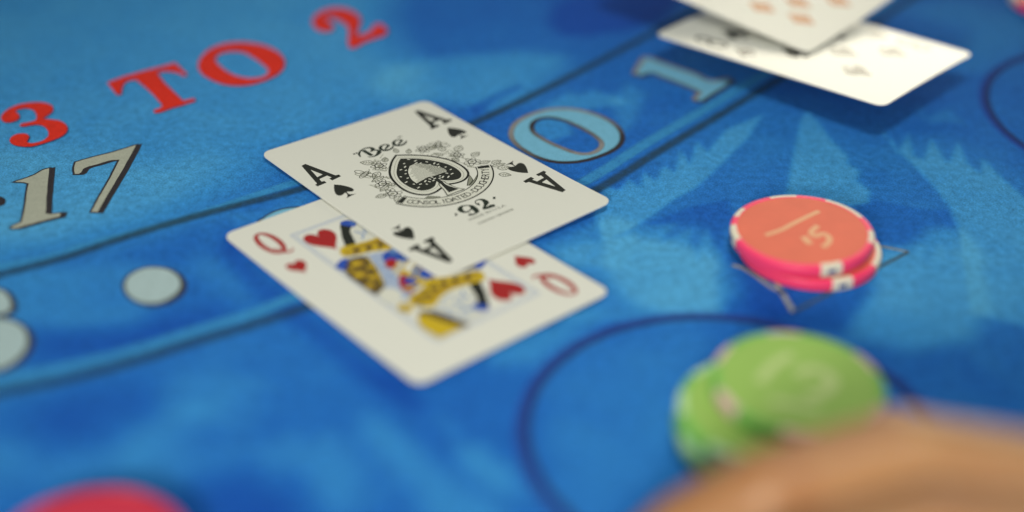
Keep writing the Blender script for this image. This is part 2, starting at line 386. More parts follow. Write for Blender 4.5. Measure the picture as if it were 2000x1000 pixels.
def outlined(name, loop, fillm, w, shift, label=None, n=5):
    """filled sign with a dark rim that is heavier on its right"""
    sh = Sheet(); lp = jit(smooth(table_pts(loop), True, n), .005)
    o = offset(lp, w); k = 4
    for i in range(k + 1):
        q = [(x + shift[0]*i/k, y + shift[1]*i/k) for x, y in o]
        sh.fill(q, 3, i*.1)
        if i in (0, k): sh.skirt(q, .04, 3, i*.1)
    sh.fill(lp, fillm, 1.0); sh.skirt(lp, .025, fillm, 1.0)
    return put(sh, name, label)
outlined("digit_one", Z([(155,425,1),(230,402),(340,360),(430,310),(475,298,1),(455,520),(440,740,1),(500,745),(590,735,1),(575,765,1),(430,800),(250,850),(130,880),(110,872,1),(160,845),(215,822,1),(245,700),(270,520),(285,440,1),(230,428)], 0, 270, 5), 2, .05, (.12, 0.0))
outlined("digit_seven", Z([(745,235,1),(900,190),(1100,140),(1325,70,1),(1250,205),(1180,330),(1060,530),(950,718,1),(900,718,1),(960,600),(1060,430),(1175,208,1),(1080,215),(950,252),(820,292),(770,345),(735,347,1),(728,300)], 0, 270, 5), 2, .05, (.12, 0.0))
outlined("printed_dot", Z([(942,222),(985,145),(1080,98),(1190,92),(1290,120),(1345,180),(1345,245),(1280,310),(1180,350),(1060,345),(980,300)], 0, 500, 3.845), 10, .07, (.10, -.07), "round bone white dot between the two curved lines")
outlined("printed_mark", [(-14,386),(-2,386),(6,392),(2,400),(-14,402)], 3, .03, (.02, 0))
outlined("printed_letter", Z([(-160,300),(-60,250),(20,268),(65,320),(78,370),(55,420),(10,432),(-100,400)], 0, 500, 3.845), 10, .07, (.10, -.06))
outlined("printed_letter", Z([(-240,560),(-120,480),(0,478),(90,495),(170,545),(200,610),(190,690),(140,760),(70,815),(-20,850),(-160,800)], 0, 500, 3.845), 10, .07, (.10, -.06))
outlined("printed_letter", [(498,452),(512,430),(545,412),(585,406),(625,414),(640,440),(610,468),(550,476),(510,470)], 4, .06, (.03, -.02))

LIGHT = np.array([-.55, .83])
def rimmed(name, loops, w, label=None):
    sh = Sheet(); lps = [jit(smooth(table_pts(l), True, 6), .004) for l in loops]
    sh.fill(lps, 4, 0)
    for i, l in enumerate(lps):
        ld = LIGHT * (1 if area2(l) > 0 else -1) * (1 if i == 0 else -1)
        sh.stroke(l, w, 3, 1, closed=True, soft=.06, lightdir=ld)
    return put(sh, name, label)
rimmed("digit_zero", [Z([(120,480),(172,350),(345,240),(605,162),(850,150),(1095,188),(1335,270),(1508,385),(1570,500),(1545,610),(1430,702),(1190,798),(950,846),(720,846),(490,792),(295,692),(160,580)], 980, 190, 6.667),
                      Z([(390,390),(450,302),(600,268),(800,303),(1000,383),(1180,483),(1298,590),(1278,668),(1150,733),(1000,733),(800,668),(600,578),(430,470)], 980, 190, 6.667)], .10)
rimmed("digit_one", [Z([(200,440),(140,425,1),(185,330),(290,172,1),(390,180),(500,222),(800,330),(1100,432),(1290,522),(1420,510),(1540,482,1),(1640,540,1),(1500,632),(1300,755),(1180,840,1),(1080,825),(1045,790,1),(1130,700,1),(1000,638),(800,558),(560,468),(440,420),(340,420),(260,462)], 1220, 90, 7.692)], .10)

def carry_on(pts):
    """table points of a curve, continued at both ends with the bend it has"""
    P = [np.array(p) for p in pts]
    for _ in range(2):
        for _k in range(9):
            d1, d0 = P[-1] - P[-4], P[-4] - P[-7]
            a = math.atan2(d1[1], d1[0]); t = max(-.12, min(.12, (a - math.atan2(d0[1], d0[0])))) * .35
            P.append(P[-1] + 4*np.array([math.cos(a + t), math.sin(a + t)]))
        P.reverse()
    return [tuple(p) for p in P]
def line_print(name, dark, light, wd, wl, label):
    sh = Sheet()
    if light: sh.stroke(smooth(table_pts(light), False, 10), wl*.6, 6, 0, soft=.20)
    sh.stroke(smooth(carry_on(table_pts(dark)), False, 10), wd*.3, 5, 1, soft=.24)
    return put(sh, name, label)
line_print("curved_line", [(-260,610),(-120,572),(0,537),(130,502),(240,465),(384,422),(500,392),(595,367),(700,330),(820,286),(931,238),(1032,190),(1144,134),(1217,95),(1284,60),(1370,14),(1500,-60),(1640,-150)],
           [(-260,596),(-120,556),(0,521),(90,503),(173,477),(336,434),(480,388),(576,356),(690,318)], .16, .22, "upper curved line with a light edge and a dark edge")
line_print("curved_line", [(-260,835),(-120,800),(0,767),(130,741),(260,706),(400,662),(500,632),(593,602),(760,545),(960,465),(1164,371),(1285,297),(1395,231),(1494,171),(1600,110),(1760,10),(1900,-90)],
           [(-260,812),(-120,778),(0,745),(130,717),(260,685),(400,641),(500,610),(570,582),(740,525),(940,450),(1146,352),(1262,280),(1372,216),(1470,158),(1580,96),(1740,-4)], .15, .30, "lower curved line with a light edge and a dark edge")

def ring_print(name, cx, cy, r, label):
    sh = Sheet(); c = [(cx + r*math.cos(a), cy + r*math.sin(a)) for a in np.linspace(0, 2*math.pi, 160, endpoint=False)]
    c2 = [(cx + (r+.10)*math.cos(a), cy + (r+.10)*math.sin(a)) for a in np.linspace(0, 2*math.pi, 160, endpoint=False)]
    sh.stroke(c2, .16, 8, 0, closed=True, soft=.14); sh.stroke(c, .10, 7, 1, closed=True, soft=.08)
    return put(sh, name, label)
ring_print("betting_circle", 5.148, 24.742, 4.71, "indigo betting circle round the green chips")
ring_print("betting_circle", 21.72, 41.90, 5.88, "indigo betting circle at the right edge")

sh = Sheet()
B_, R_ = np.array([7.34, 29.86]), np.array([11.04, 33.02]); d_ = R_ - B_
T_ = B_ + np.array([d_[0]*.5 - d_[1]*.866, d_[0]*.866 + d_[1]*.5])
def seg(a, b, w, shade):
    n0 = len(sh.shade); sh.stroke([tuple(a + (b-a)*t) for t in np.linspace(0, 1, 12)], w, 9, 0, soft=.05)
    for k in range(n0, len(sh.shade)): sh.shade[k] = shade
seg(B_, T_, .08, .6); seg(B_ + .01, R_, .05, 0.0); seg(R_, T_, .04, .4)
put(sh, "printed_triangle", "thin pale triangle under the orange chips")
sh = Sheet(); sh.stroke(table_pts([(1430,518),(1450,523),(1475,538),(1505,560),(1535,575)]), .07, 9, 0, soft=.05); sh.shade = [.5]*len(sh.shade)
put(sh, "printed_stroke")

# ------------------------------------------------------------------ playing cards
CW, CL, CT = 6.35, 8.89, 0.03
class Card:
    def __init__(s, name, x, y, th, z0, tu=0., tv=0., bend=0., bang=0., label=None):
        s.x, s.y, s.th = x, y, th; s.z0, s.tu, s.tv, s.k, s.ba = z0, tu, tv, bend, bang
        s.root = empty(name, (x, y, 0)); tag(s.root, label, "playing card", "playing cards on the felt")
        s.a = (math.cos(th), math.sin(th)); s.b = (math.sin(th), -math.cos(th))
    def zf(s, u, v):
        w = u*math.cos(s.ba) + v*math.sin(s.ba)
        return s.z0 + s.tu*u + s.tv*v + s.k*w*w
    def place(s, u, v):
        return (s.x + s.a[0]*u + s.b[0]*v, s.y + s.a[1]*u + s.b[1]*v, s.zf(u, v) + CT)
    def slicer(s, bm):
        if not s.k: return
        nrm = Vector((math.cos(s.ba), math.sin(s.ba), 0))
        for w in np.arange(-5.6, 5.61, .35):
            bmesh.ops.bisect_plane(bm, geom=bm.verts[:] + bm.edges[:] + bm.faces[:], dist=1e-5, plane_co=nrm*w, plane_no=nrm)
    def inv(s, px, py):
        """pixel -> (u, v) on the card face"""
        z = s.z0 + CT
        for _ in range(6):
            P = unp(px, py, z); dx, dy = P[0]-s.x, P[1]-s.y
            u, v = dx*s.a[0] + dy*s.a[1], dx*s.b[0] + dy*s.b[1]
            z = s.zf(u, v) + CT
        return u, v
    def tr(s, pts, ox=0, oy=0, sc=1.0):
        """traced points -> card face; a width given in zoomed pixels is turned into cm"""
        return [s.inv(ox + p[0]/sc, oy + p[1]/sc) + tuple(p[2:]) for p in pts]
    def outline(s, inset=0.):
        r = .34; o = []
        for cx, cy, a0 in ((CW/2-r, CL/2-r, 0), (-CW/2+r, CL/2-r, 90), (-CW/2+r, -CL/2+r, 180), (CW/2-r, -CL/2+r, 270)):
            for k in range(9):
                a = math.radians(a0 + k*90/8); o.append((cx + (r-inset)*math.cos(a), cy + (r-inset)*math.sin(a)))
        return o
    def body(s):
        bm = bmesh.new()
        f = bm.faces.new([bm.verts.new((u, v, 0)) for u, v in s.outline()])
        if s.k: s.slicer(bm)
        ext = bmesh.ops.extrude_face_region(bm, geom=bm.faces[:])
        top = [g for g in ext['geom'] if isinstance(g, bmesh.types.BMVert)]
        tops = set(top)
        for vtx in bm.verts:
            u, v = vtx.co.x, vtx.co.y; p = s.place(u, v); z = p[2] - (0 if vtx in tops else CT)
            vtx.co = Vector((p[0]-s.x, p[1]-s.y, z)) * CM
        bmesh.ops.recalc_face_normals(bm, faces=bm.faces[:])
        me = bpy.data.meshes.new("card_stock"); bm.to_mesh(me); bm.free()
        for p in me.polygons:
            if abs(p.normal.z) < .5: p.material_index = 1
        return link("card_stock", me, s.root, [M_card, M_edge])
    def put(s, sh, name, mats, label=None):
        o = sh.build(name, s.root, mats, s.place, 0.0012, s.slicer)
        if label: o["label"] = label
        return o
def rot180(l): return [(-p[0], -p[1]) + tuple(p[2:]) for p in l]
def shift(l, du, dv): return [(p[0]+du, p[1]+dv) + tuple(p[2:]) for p in l]
def ell(cx, cy, rx, ry, n=28, a0=0, a1=2*math.pi, close=True):
    return [(cx + rx*math.cos(a), cy + ry*math.sin(a)) for a in np.linspace(a0, a1, n, endpoint=not close)]
def heart(cx, cy, w, h):
    """heart with its point towards +v"""
    o = []
    for t in np.linspace(0, 2*math.pi, 40, endpoint=False):
        x = 16*math.sin(t)**3; y = 13*math.cos(t) - 5*math.cos(2*t) - 2*math.cos(3*t) - math.cos(4*t)
        o.append((cx + x/32*w, cy - (y + 2.5)/29*h))
    return o

# --- ace of spades
ace = Card("playing_card", -2.4429, 36.0946, .7242, .09, tu=.004, tv=.010, bend=.0036, bang=.9, label="ace of spades lying on top of the queen of hearts")
ace.body()
tA = lambda pts: ace.tr(pts, 570, 310, 11.11)
A_out = smooth(tA([(225,155,1),(295,120,1),(945,368,1),(1015,350,1),(1052,380,1),(878,462,1),(830,433,1),(880,405,1),(765,358,1),(582,440,1),(640,505,1),(700,490,1),(737,518,1),(560,592,1),(520,567,1),(560,540,1)]), True, 2)
A_hole = smooth(tA([(395,232,1),(680,340,1),(550,408,1)]), True, 2)
sp = smooth(tA([(915,560,1),(1050,570),(1200,600),(1310,640),(1347,680),(1310,710),(1250,714),(1192,716,1),(1215,750),(1260,770),(1400,760,1),(1300,798),(1180,862,1),(1207,810),(1195,765),(1165,735,1),(1130,760),(1090,790),(1030,802),(970,780),(930,720),(915,640)]), True, 4)
for du, dv, flip in ((0, 0, 0), (4.93, -.90, 0), (0, 0, 1), (4.93, -.90, 1)):
    lp = [shift(A_out, du, dv), shift(A_hole, du, dv)]; pp = shift(sp, du, dv + (.02 if du else 0))
    if flip: lp = [rot180(l) for l in lp]; pp = rot180(pp)
    ace.put(Sheet().fill([offset(lp[0], .018), offset(lp[1], -.012)], 0, 0), "corner_index", [M_black]); ace.put(Sheet().fill(pp, 0, 0), "spade_pip", [M_black])
tC = lambda pts: ace.tr(pts, 740, 285, 9.09)
AM = [M_black, M_white, M_grey, M_mid, M_green_black]
outer = smooth(tC([(290,160,1),(550,155),(800,165),(1050,195),(1280,250),(1470,340),(1580,430),(1610,500),(1580,570),(1500,630),(1380,670),(1260,690,1),(1180,720),(1120,762,1),(1020,830),(880,876),(720,878),(550,842),(400,770),(280,670),(200,570),(170,480),(185,360),(220,260)]), True, 5)
inner = smooth(tC([(385,228,1),(600,225),(800,238),(1000,270),(1200,320),(1350,390),(1440,460),(1465,520),(1430,580),(1330,610),(1200,616),(1110,604),(1062,600,1),(1035,612,1),(1020,645),(990,720),(900,775),(760,797),(620,767),(480,700),(370,610),(315,500),(325,380),(350,290)]), True, 5)
stem_o = smooth(tC([(1075,640,1),(1060,690),(1140,780),(1215,892,1),(1535,768,1),(1370,735),(1200,660,1),(1130,620)]), True, 4)
stem_i = smooth(tC([(1030,600),(1110,692),(1180,765),(1245,832,1),(1418,768,1),(1290,732),(1180,685),(1095,612)]), True, 4)
sh = Sheet()
sh.fill(outer, 0, 4); sh.fill(offset(outer, -.075), 1, 5)
sh.stroke(offset(inner, .075), .014, 3, 6, closed=True); sh.fill(inner, 0, 6)
sh.fill(stem_o, 2, 7); sh.fill(offset(stem_o, -.03), 1, 8); sh.fill(stem_i, 0, 9)
leafp = smooth(tC([(550,360,1),(640,325),(760,318),(870,335),(1000,360),(1100,385),(1180,420),(1205,455,1),(1100,500),(950,540),(850,570),(760,620),(670,668,1),(590,610),(540,530),(520,450)]), True, 3)
sh.fill(leafp, 1, 7)
q = np.array(leafp); dirv = np.array(tC([(1000, 300)])[0]) - np.array(tC([(600, 440)])[0]); dirv /= np.linalg.norm(dirv); nv = np.array([-dirv[1], dirv[0]])
for k in np.arange((q @ nv).min() + .03, (q @ nv).max(), .052):
    ts = []
    for i in range(len(q)):
        a, b = q[i], q[(i+1) % len(q)]; da, db = a @ nv - k, b @ nv - k
        if da*db < 0: ts.append((a + (b-a)*da/(da-db)) @ dirv)
    if len(ts) >= 2:
        a0, a1 = min(ts), max(ts); c0 = a0 + (a1-a0)*random.uniform(.0, .2)
        sh.stroke([tuple(nv*k + dirv*t) for t in np.linspace(c0, a1, 4)], .012, 2, 8)
        m0 = a0 + (a1-a0)*random.uniform(.55, .7)
        sh.stroke([tuple(nv*k + dirv*t) for t in np.linspace(m0, a1, 3)], .024, 2, 9)
for px, py in [(525,245),(650,270),(850,290),(450,320),(465,378),(390,430),(480,440),(475,500),(390,555),(512,578),(485,650),(620,685),(740,685),(850,685),(705,745),(825,632),(895,640),(970,620),(905,595),(940,560),(990,585),(1085,540),(1080,580),(1135,558),(1235,555),(1300,500),(1275,425),(1185,380),(1065,375),(1050,335),(985,315),(740,315),(660,312),(900,340),(1205,490)]:
    a = random.choice((-.35, -.35, -.5, .25, -.9)); L_ = random.uniform(17, 26)
    sh.stroke(tC([(px - L_*math.cos(a), py - L_*math.sin(a)), (px + L_*math.cos(a), py + L_*math.sin(a))]), .045, 1, 10)
ace.put(sh, "spade_emblem", AM, "large engraved spade speckled with white dashes")

# flowers, leaves and bees drawn in fine line round the spade
sh = Sheet(); LW = .027
def leaf(cx, cy, ang, L_, w):
    ca, sa = math.cos(ang), math.sin(ang); T = lambda x, y: (cx + x*ca - y*sa, cy + x*sa + y*ca)
    o = [T(L_*t, w*math.sin(math.pi*t**.8)) for t in np.linspace(0, 1, 9)] + [T(L_*t, -w*math.sin(math.pi*t**.8)) for t in np.linspace(1, 0, 9)]
    sh.stroke(o, LW, 2, 0); sh.stroke([T(L_*t, 0) for t in np.linspace(.1, .85, 4)], LW*.8, 3, 1)
    for t in (.3, .5, .7):
        for sg in (-1, 1): sh.stroke([T(L_*t, 0), T(L_*(t+.12), sg*w*.7)], LW*.7, 3, 1)
def flower(cx, cy, r, ring=.034):
    for k in range(6):
        a = k*math.pi/3 + random.random()*.5
        pet = [(cx + r*(1.05 + 1.0*math.sin(math.pi*t))*math.cos(a + (t-.5)*1.0), cy + r*(1.05 + 1.0*math.sin(math.pi*t))*math.sin(a + (t-.5)*1.0)) for t in np.linspace(0, 1, 7)]
        sh.stroke(pet, LW, 2, 0)
    sh.stroke(ell(cx, cy, r, r*.95, 16), ring, 0, 2, closed=True); sh.fill(ell(cx, cy, r*.5, r*.4, 10), 3, 1)
CX, CY = .10, -.35
spots = [(-.73,-1.66,.13),(-1.30,-.70,.12),(-1.42,-.04,.14),(1.56,-.75,.11),(1.63,-.12,.13),(.96,-1.70,.12)]
for x, y, r in spots: flower(x, y, r)
for x, y, a, L_, w in [(-.75,-1.9,-2.4,.42,.14),(-.45,-1.75,-.9,.3,.10),(-.95,-1.35,2.6,.45,.12),(-1.0,-1.05,3.0,.5,.1),(-1.25,-.5,2.8,.4,.1),(-1.6,-.1,3.3,.35,.11),(-1.35,.2,2.4,.4,.12),
                       (.45,-1.75,-.9,.3,.08),(1.15,-1.5,-.7,.35,.1),(1.35,-1.25,-.9,.35,.12),(1.7,-.95,-.6,.4,.14),(1.85,-.4,-.2,.35,.12),(1.75,.12,.2,.35,.1),(2.02,.35,.1,.34,.12),(1.95,.7,.5,.4,.14),(1.75,1.0,.9,.38,.12),(1.9,.5,.25,.45,.1),
                       (.2,-2.0,-1.2,.3,.08),(1.2,-1.0,-2.0,.3,.08),(-1.05,-.4,-2.2,.35,.08),(1.35,-.4,-1.8,.3,.08)]:
    leaf(x, y, a, L_, w)
for bx, by, ba in ((-1.36,-1.50,2.7),(1.50,-1.62,-.9)):      # two bees
    ca, sa = math.cos(ba), math.sin(ba); T = lambda x, y: (bx + x*ca - y*sa, by + x*sa + y*ca)
    for k in range(5): sh.stroke([T(.07*k-.1, -.07+.01*abs(k-2)), T(.07*k-.1, .07-.01*abs(k-2))], .022, 2 if k % 2 else 0, 0)
    sh.stroke([T(x, y) for x, y in ell(.05, 0, .24, .09, 16)], LW, 2, 1, closed=True)
    for sg in (-1, 1):
        sh.stroke([T(x, y) for x, y in ell(-.02, sg*.2, .09, .16, 14)], LW, 2, 1, closed=True)
        sh.stroke([T(x, y) for x, y in ell(.12, sg*.15, .06, .12, 12)], LW, 3, 1, closed=True)
for k in range(90):                                           # stems and tendrils between them
    a = random.uniform(math.radians(158), math.radians(382)); r0 = random.uniform(1.05, 1.75)
    if abs(math.degrees(a) - 270) < 16: continue
    p = [(CX + (r0 + .03*j)*math.cos(a + .05*j*random.choice((-1, 1))), CY + (r0 + .03*j)*1.02*math.sin(a + .05*j)) for j in range(4)]
    sh.stroke(p, LW*.8, 3, 0)
ace.put(sh, "flower_wreath", AM, "fine line wreath of flowers and bees")

# banner with its lettering
sh = Sheet(); a0, a1 = math.radians(22), math.radians(155)
arc = lambda r, n=40, s=a0, e=a1: [(CX + r*math.cos(a), CY + r*math.sin(a)) for a in np.linspace(s, e, n)]
R0, R1 = 1.50, 1.97
sh.fill(arc(R1) + arc(R0)[::-1], 1, 6)
for r, w, mi in ((R1, .045, 0), (R0, .032, 0)): sh.stroke(arc(r), w, mi, 7)
for s_, e_ in ((a0, a0+.09), (a1-.09, a1)):
    sh.fill(arc(R1-.06, 6, s_, e_) + arc(R0+.05, 6, s_, e_)[::-1], 0, 8)
t5 = lambda pts: ace.tr(pts, 880, 310, 9.09); t7 = lambda pts: ace.tr(pts, 760, 380, 14.286)
tail = t5([(530,190),(555,320),(520,400),(440,450),(330,480),(420,380),(490,260)]); sh.fill(tail, 3, 3); sh.stroke(tail, .024, 2, 4, closed=True)
tail = t5([(340,290),(400,380),(330,470),(295,480),(310,380)]); sh.fill(tail, 3, 3); sh.stroke(tail, .024, 0, 4, closed=True)
tail = t7([(330,150),(700,190),(1230,225),(1430,60),(1080,45),(1000,110),(600,140)]); sh.fill(tail, 3, 3); sh.stroke(tail, .022, 2, 4, closed=True)
ace.put(sh, "banner", AM)

def font_text(body, size):
    """outline of the built-in face as flat triangles"""
    cu = bpy.data.curves.new("t", 'FONT'); cu.body = body; cu.size = size; cu.align_x = 'LEFT'; cu.resolution_u = 2
    ob = bpy.data.objects.new("t", cu); col.objects.link(ob)
    me = bpy.data.meshes.new_from_object(ob.evaluated_get(bpy.context.evaluated_depsgraph_get()))
    v = [tuple(p.co[:2]) for p in me.vertices]; f = [list(p.vertices) for p in me.polygons]
    bpy.data.objects.remove(ob); bpy.data.curves.remove(cu); bpy.data.meshes.remove(me)
    return v, f
def add_tris(sh, v, f, fn, mat_, layer):
    b = len(sh.v)
    for p in v: sh.v.append(fn(*p)); sh.lay.append(layer); sh.cov.append(1.); sh.shade.append(0.)
    for t in f: sh.f.append([b + k for k in t]); sh.mi.append(mat_)
sh = Sheet(); txt = "CONSOLIDATED-DOUGHERTY"; A0, A1 = math.radians(144.5), math.radians(31)
for k, ch in enumerate(txt):
    v, f = font_text(ch, .34)
    x0 = min(p[0] for p in v); x1 = max(p[0] for p in v); am = A0 + (A1-A0)*k/(len(txt)-1); sx = .78
    def fn(x, y, am=am, xc=(x0+x1)/2):
        r = R1 - .12 - y*1.0
        a = am - (x-xc)*sx*1.15/1.75
        return (CX + r*math.cos(a), CY + r*math.sin(a))
    add_tris(sh, v, f, fn, 0, 9)
ace.put(sh, "banner_lettering", AM)

# hand-lettered name above, number below
tB = lambda pts: [(u, v, w*.0050) for u, v, w in ace.tr(pts, 680, 255, 15.385)]
def pen(sh, pts, conv, mat_=4, layer=1):
    w = [p[2] for p in pts]; c = conv(pts); P = smooth([p[:2] for p in c], False, 6)
    W = np.interp(np.linspace(0, len(c)-1, len(P)), range(len(c)), [p[2] for p in c])
    sh.stroke([(p[0], p[1], float(k)) for p, k in zip(P, W)], .02, mat_, layer)
sh = Sheet()
pen(sh, [(370,795,8),(330,710,15),(360,630,13),(450,560,10),(570,522,14),(680,522,22),(745,555,26),(722,600,20),(665,635,8)], tB)
pen(sh, [(668,635,8),(760,597,11),(870,592,17),(935,630,27),(910,685,26),(850,740,17),(760,780,11),(660,795,8),(580,790,4)], tB)
pen(sh, [(450,595,26),(715,752,26)], tB)
for dx, dy in ((0, 0), (397, -146)):
    pen(sh, [(1110+dx,570+dy,10),(1160+dx,510+dy,15),(1205+dx,442+dy,19),(1120+dx,424+dy,12),(1030+dx,447+dy,14),(970+dx,500+dy,20),(985+dx,562+dy,22),(1070+dx,596+dy,20),(1180+dx,590+dy,18),(1290+dx,545+dy,16),(1350+dx,480+dy,10),(1345+dx,448+dy,4)], tB)
for x, y in ((180,705),(255,678)): pen(sh, [(x-25,y+8,16),(x+25,y-8,16)], tB)
pen(sh, [(1490,208,10),(1610,172,10)], tB)
ace.put(sh, "maker_name", AM)
sh = Sheet(); t9 = lambda pts: [(u, v, w*.0052) for u, v, w in ace.tr(pts, 870, 370, 11.11)]
for p in ([(480,345,8),(370,362,14),(318,420,30),(350,470,28),(440,492,16),(530,455,9),(562,405,8),(500,345,8)], [(490,342,8),(570,368,26),(640,430,34),(682,482,28),(650,520,10),(570,548,18),(505,540,30)],
          [(740,320,30),(700,325,26)], [(690,330,8),(648,275,6),(700,228,9),(800,225,22),(882,280,34),(870,335,20),(825,425,14)], [(815,428,16),(920,398,22),(1000,360,30),(1075,345,24)],
          [(205,545,26),(255,545,26)], [(1030,185,26),(1085,185,26)]): pen(sh, p, t9)
ace.put(sh, "card_number", AM)
sh = Sheet(); v, f = font_text("MADE IN U.S.A.", .17); xm = max(p[0] for p in v)
add_tris(sh, v, f, lambda x, y: (-.66 + x*1.36/xm, 2.61 - y), 2, 1)
for x in np.linspace(-.56, .68, 24):
    if -.02 < x < .08: continue
    sh.stroke([(x, 2.83), (x + random.uniform(-.02, .02), 2.93)], .022, 2, 1)
ace.put(sh, "fine_lettering", AM)

# --- queen of hearts
queen = Card("playing_card", -2.6989, 31.4770, .7265, .035, tv=.014, bend=.0022, bang=1.2, label="queen of hearts lying half under the ace of spades")
queen.body()
QM = [M_red, M_blue, M_yel, M_black, M_pale, M_brown, M_gold, M_midblue, M_white]
def both(fn):
    for fl in (0, 1): fn((lambda l: rot180(l)) if fl else (lambda l: l))
def q_index(R):
    s_ = Sheet(); o = ell(-2.37, -3.27, .245, .60, 36); P = []
    for x, y in o: P.append((x, y, .085 + .075*abs(math.cos(math.atan2((y+3.27)/.6, (x+2.37)/.245)))))
    s_.stroke(R(P), .1, 0, 1, closed=True)
    s_.stroke(R([(p[0], p[1], w) for p, w in zip(smooth([(-2.60,-2.82),(-2.52,-2.93),(-2.40,-2.86),(-2.30,-2.64),(-2.16,-2.56),(-2.02,-2.66)], False, 5), np.interp(np.arange(26), [0, 8, 16, 25], [.03, .06, .11, .04]))]), .05, 0, 2)
    queen.put(s_, "corner_index", QM); queen.put(Sheet().fill(R(heart(-2.43, -1.74, .56, .68)), 0, 0), "heart_pip", QM)
    queen.put(Sheet().fill(R(heart(-1.12, -2.44, .92, 1.18)), 0, 0), "heart_pip", QM)
both(q_index)
sh = Sheet()
for d, w in ((0, .05), (.10, .03)):
    x, y = 1.69 - d, 3.28 - d; fr = [(-x,-y),(x,-y),(x,y),(-x,y)]
    for i in range(4):
        a, b = np.array(fr[i]), np.array(fr[(i+1) % 4]); sh.stroke([tuple(a + (b-a)*t) for t in np.linspace(0, 1, 20)], w, 4, 0)
queen.put(sh, "printed_frame", QM)
def figure(R, base):
    s_ = Sheet(); F_ = lambda pts, mi, lay, n=4: s_.fill(R(smooth(pts, True, n)), mi, base + lay)
    F_([(-.25,-2.95),(.5,-3.1),(1.0,-2.7),(1.15,-2.0),(.6,-1.8),(0,-1.68),(-.62,-1.72),(-.45,-2.3)], 8, 0)          # face and veil
    F_([(-.22,-2.92),(-.08,-2.70),(-.28,-2.45),(-.42,-2.1),(-.58,-1.78),(-.82,-1.72),(-.72,-2.15),(-.48,-2.6)], 3, 1)   # dark hair
    F_([(-.26,-2.98),(-.02,-3.0),(.10,-2.80),(-.02,-2.58),(-.16,-2.70)], 1, 2)
    for pts in ([(.02,-2.9),(.25,-2.6),(.5,-2.75)], [(.1,-2.45),(.3,-2.3),(.15,-2.1)], [(.45,-2.5),(.6,-2.3)], [(.5,-2.15),(.7,-2.05)], [(.75,-2.85),(.85,-2.5),(1.0,-2.2)], [(.3,-2.95),(.6,-2.9)], [(.05,-2.3),(.0,-2.05)], [(.35,-1.95),(.5,-1.92)], [(-.05,-2.75),(.15,-2.7),(.35,-2.8)], [(.6,-3.0),(.72,-2.7),(.9,-2.4)], [(.2,-2.55),(.35,-2.45)], [(-.2,-2.35),(-.1,-2.1),(-.25,-1.9)], [(.62,-2.6),(.78,-2.35),(.92,-2.1)], [(.1,-1.9),(.3,-1.85)]):
        s_.stroke(R(smooth(pts, False, 4)), .045, 7, base + 3)
    F_([(.62,-3.26,1),(.84,-3.24,1),(1.34,-2.06),(1.2,-1.98)], 5, 3)                                                 # dark lock beside the crown
    F_([(.84,-3.24,1),(1.58,-3.24,1),(1.62,-2.55),(1.50,-2.25),(1.32,-2.12),(1.1,-2.6)], 2, 4)                       # crown
    for x, y, r in ((1.43,-1.72,.13),(1.40,-1.47,.10),(1.28,-1.62,.08),(1.55,-1.58,.08)): F_(ell(x, y, r, r, 10), 2, 4, 1)
    F_(ell(1.42, -1.6, .05, .05, 8), 5, 5, 1)
    collar = [(-1.0,-1.86),(-.6,-1.80),(0,-1.70),(.45,-1.82),(.85,-2.02),(1.18,-1.55),(1.1,-1.33),(.6,-1.18),(.05,-1.0),(-.45,-1.20),(-1.17,-1.46)]
    F_(collar, 2, 5); F_([(x*.92, (y+1.5)*.62-1.5+.02) for x, y in collar], 6, 5.5)
    for k in range(12):                                                                                              # its woven pattern
        x = -.90 + k*.172; y = -1.60 + .26*math.sin(math.pi*(k+.5)/12) - (.02*(k-7)**1.3 if k > 7 else 0)
        F_(ell(x, y, .085, .11, 8), 5 if k % 2 else 2, 6, 1); F_(ell(x + .02, y + .18, .05, .05, 8), 2 if k % 2 else 5, 6, 1)
    s_.stroke(R(smooth([(-1.2,-1.38),(-.6,-1.15),(0,-.93)], False, 6)), .07, 8, base + 7); s_.stroke(R(smooth([(-1.22,-1.31),(-.6,-1.08),(0,-.84)], False, 6)), .03, 4, base + 7)
    F_([(-1.69,-1.14,1),(-1.32,-1.36),(-1.15,-1.30,1),(-1.38,-.98),(-1.60,-.78,1)], 1, 8)                             # blue shoulder
    F_([(-1.30,-1.18),(-.95,-1.20),(-.72,-1.02),(-.80,-.55),(-1.0,.0),(-1.16,.40),(-1.64,.66,1),(-1.66,.0,1),(-1.62,-.74)], 5, 8)        # brocade sleeve
    for x, y, r in ((-1.12,-.92,.20),(-1.38,-.42,.21),(-1.18,-.10,.17),(-1.48,.18,.15),(-1.42,-.75,.10),(-.95,-.55,.12)): F_(ell(x, y, r, r*.9, 14), 6, 9, 1); F_(ell(x-.03, y-.02, r*.55, r*.45, 10), 2, 10, 1)
    s_.stroke(R(smooth([(-.72,-1.02),(-.86,-.5),(-1.06,.05),(-1.22,.36)], False, 5)), .05, 2, base + 10)
    F_([(-.70,-1.05),(-.20,-.92),(-.38,-.50),(-.60,.0),(-.72,.55),(-.80,1.15),(-1.15,1.30),(-1.62,.95),(-1.25,.50),(-1.0,.05),(-.80,-.5)], 4, 8)   # ermine
    for k in range(42):
        t = random.random(); x = -.55 - .45*t + random.uniform(-.16, .16); y = -.85 + 1.9*t
        F_(ell(x, y, .016, .03, 6), 7, 9, 1)
    F_([(-1.62,.75),(-1.2,.55),(-1.05,.95),(-1.3,1.25),(-1.62,1.2)], 8, 10)                                          # hand
    F_([(-.22,-.92),(.15,-.80),(.10,-.50),(-.30,-.42),(-.48,-.50)], 1, 9)
    F_([(-.42,-.56),(-.22,-.50),(-.46,-.14),(-.60,-.20)], 0, 10)
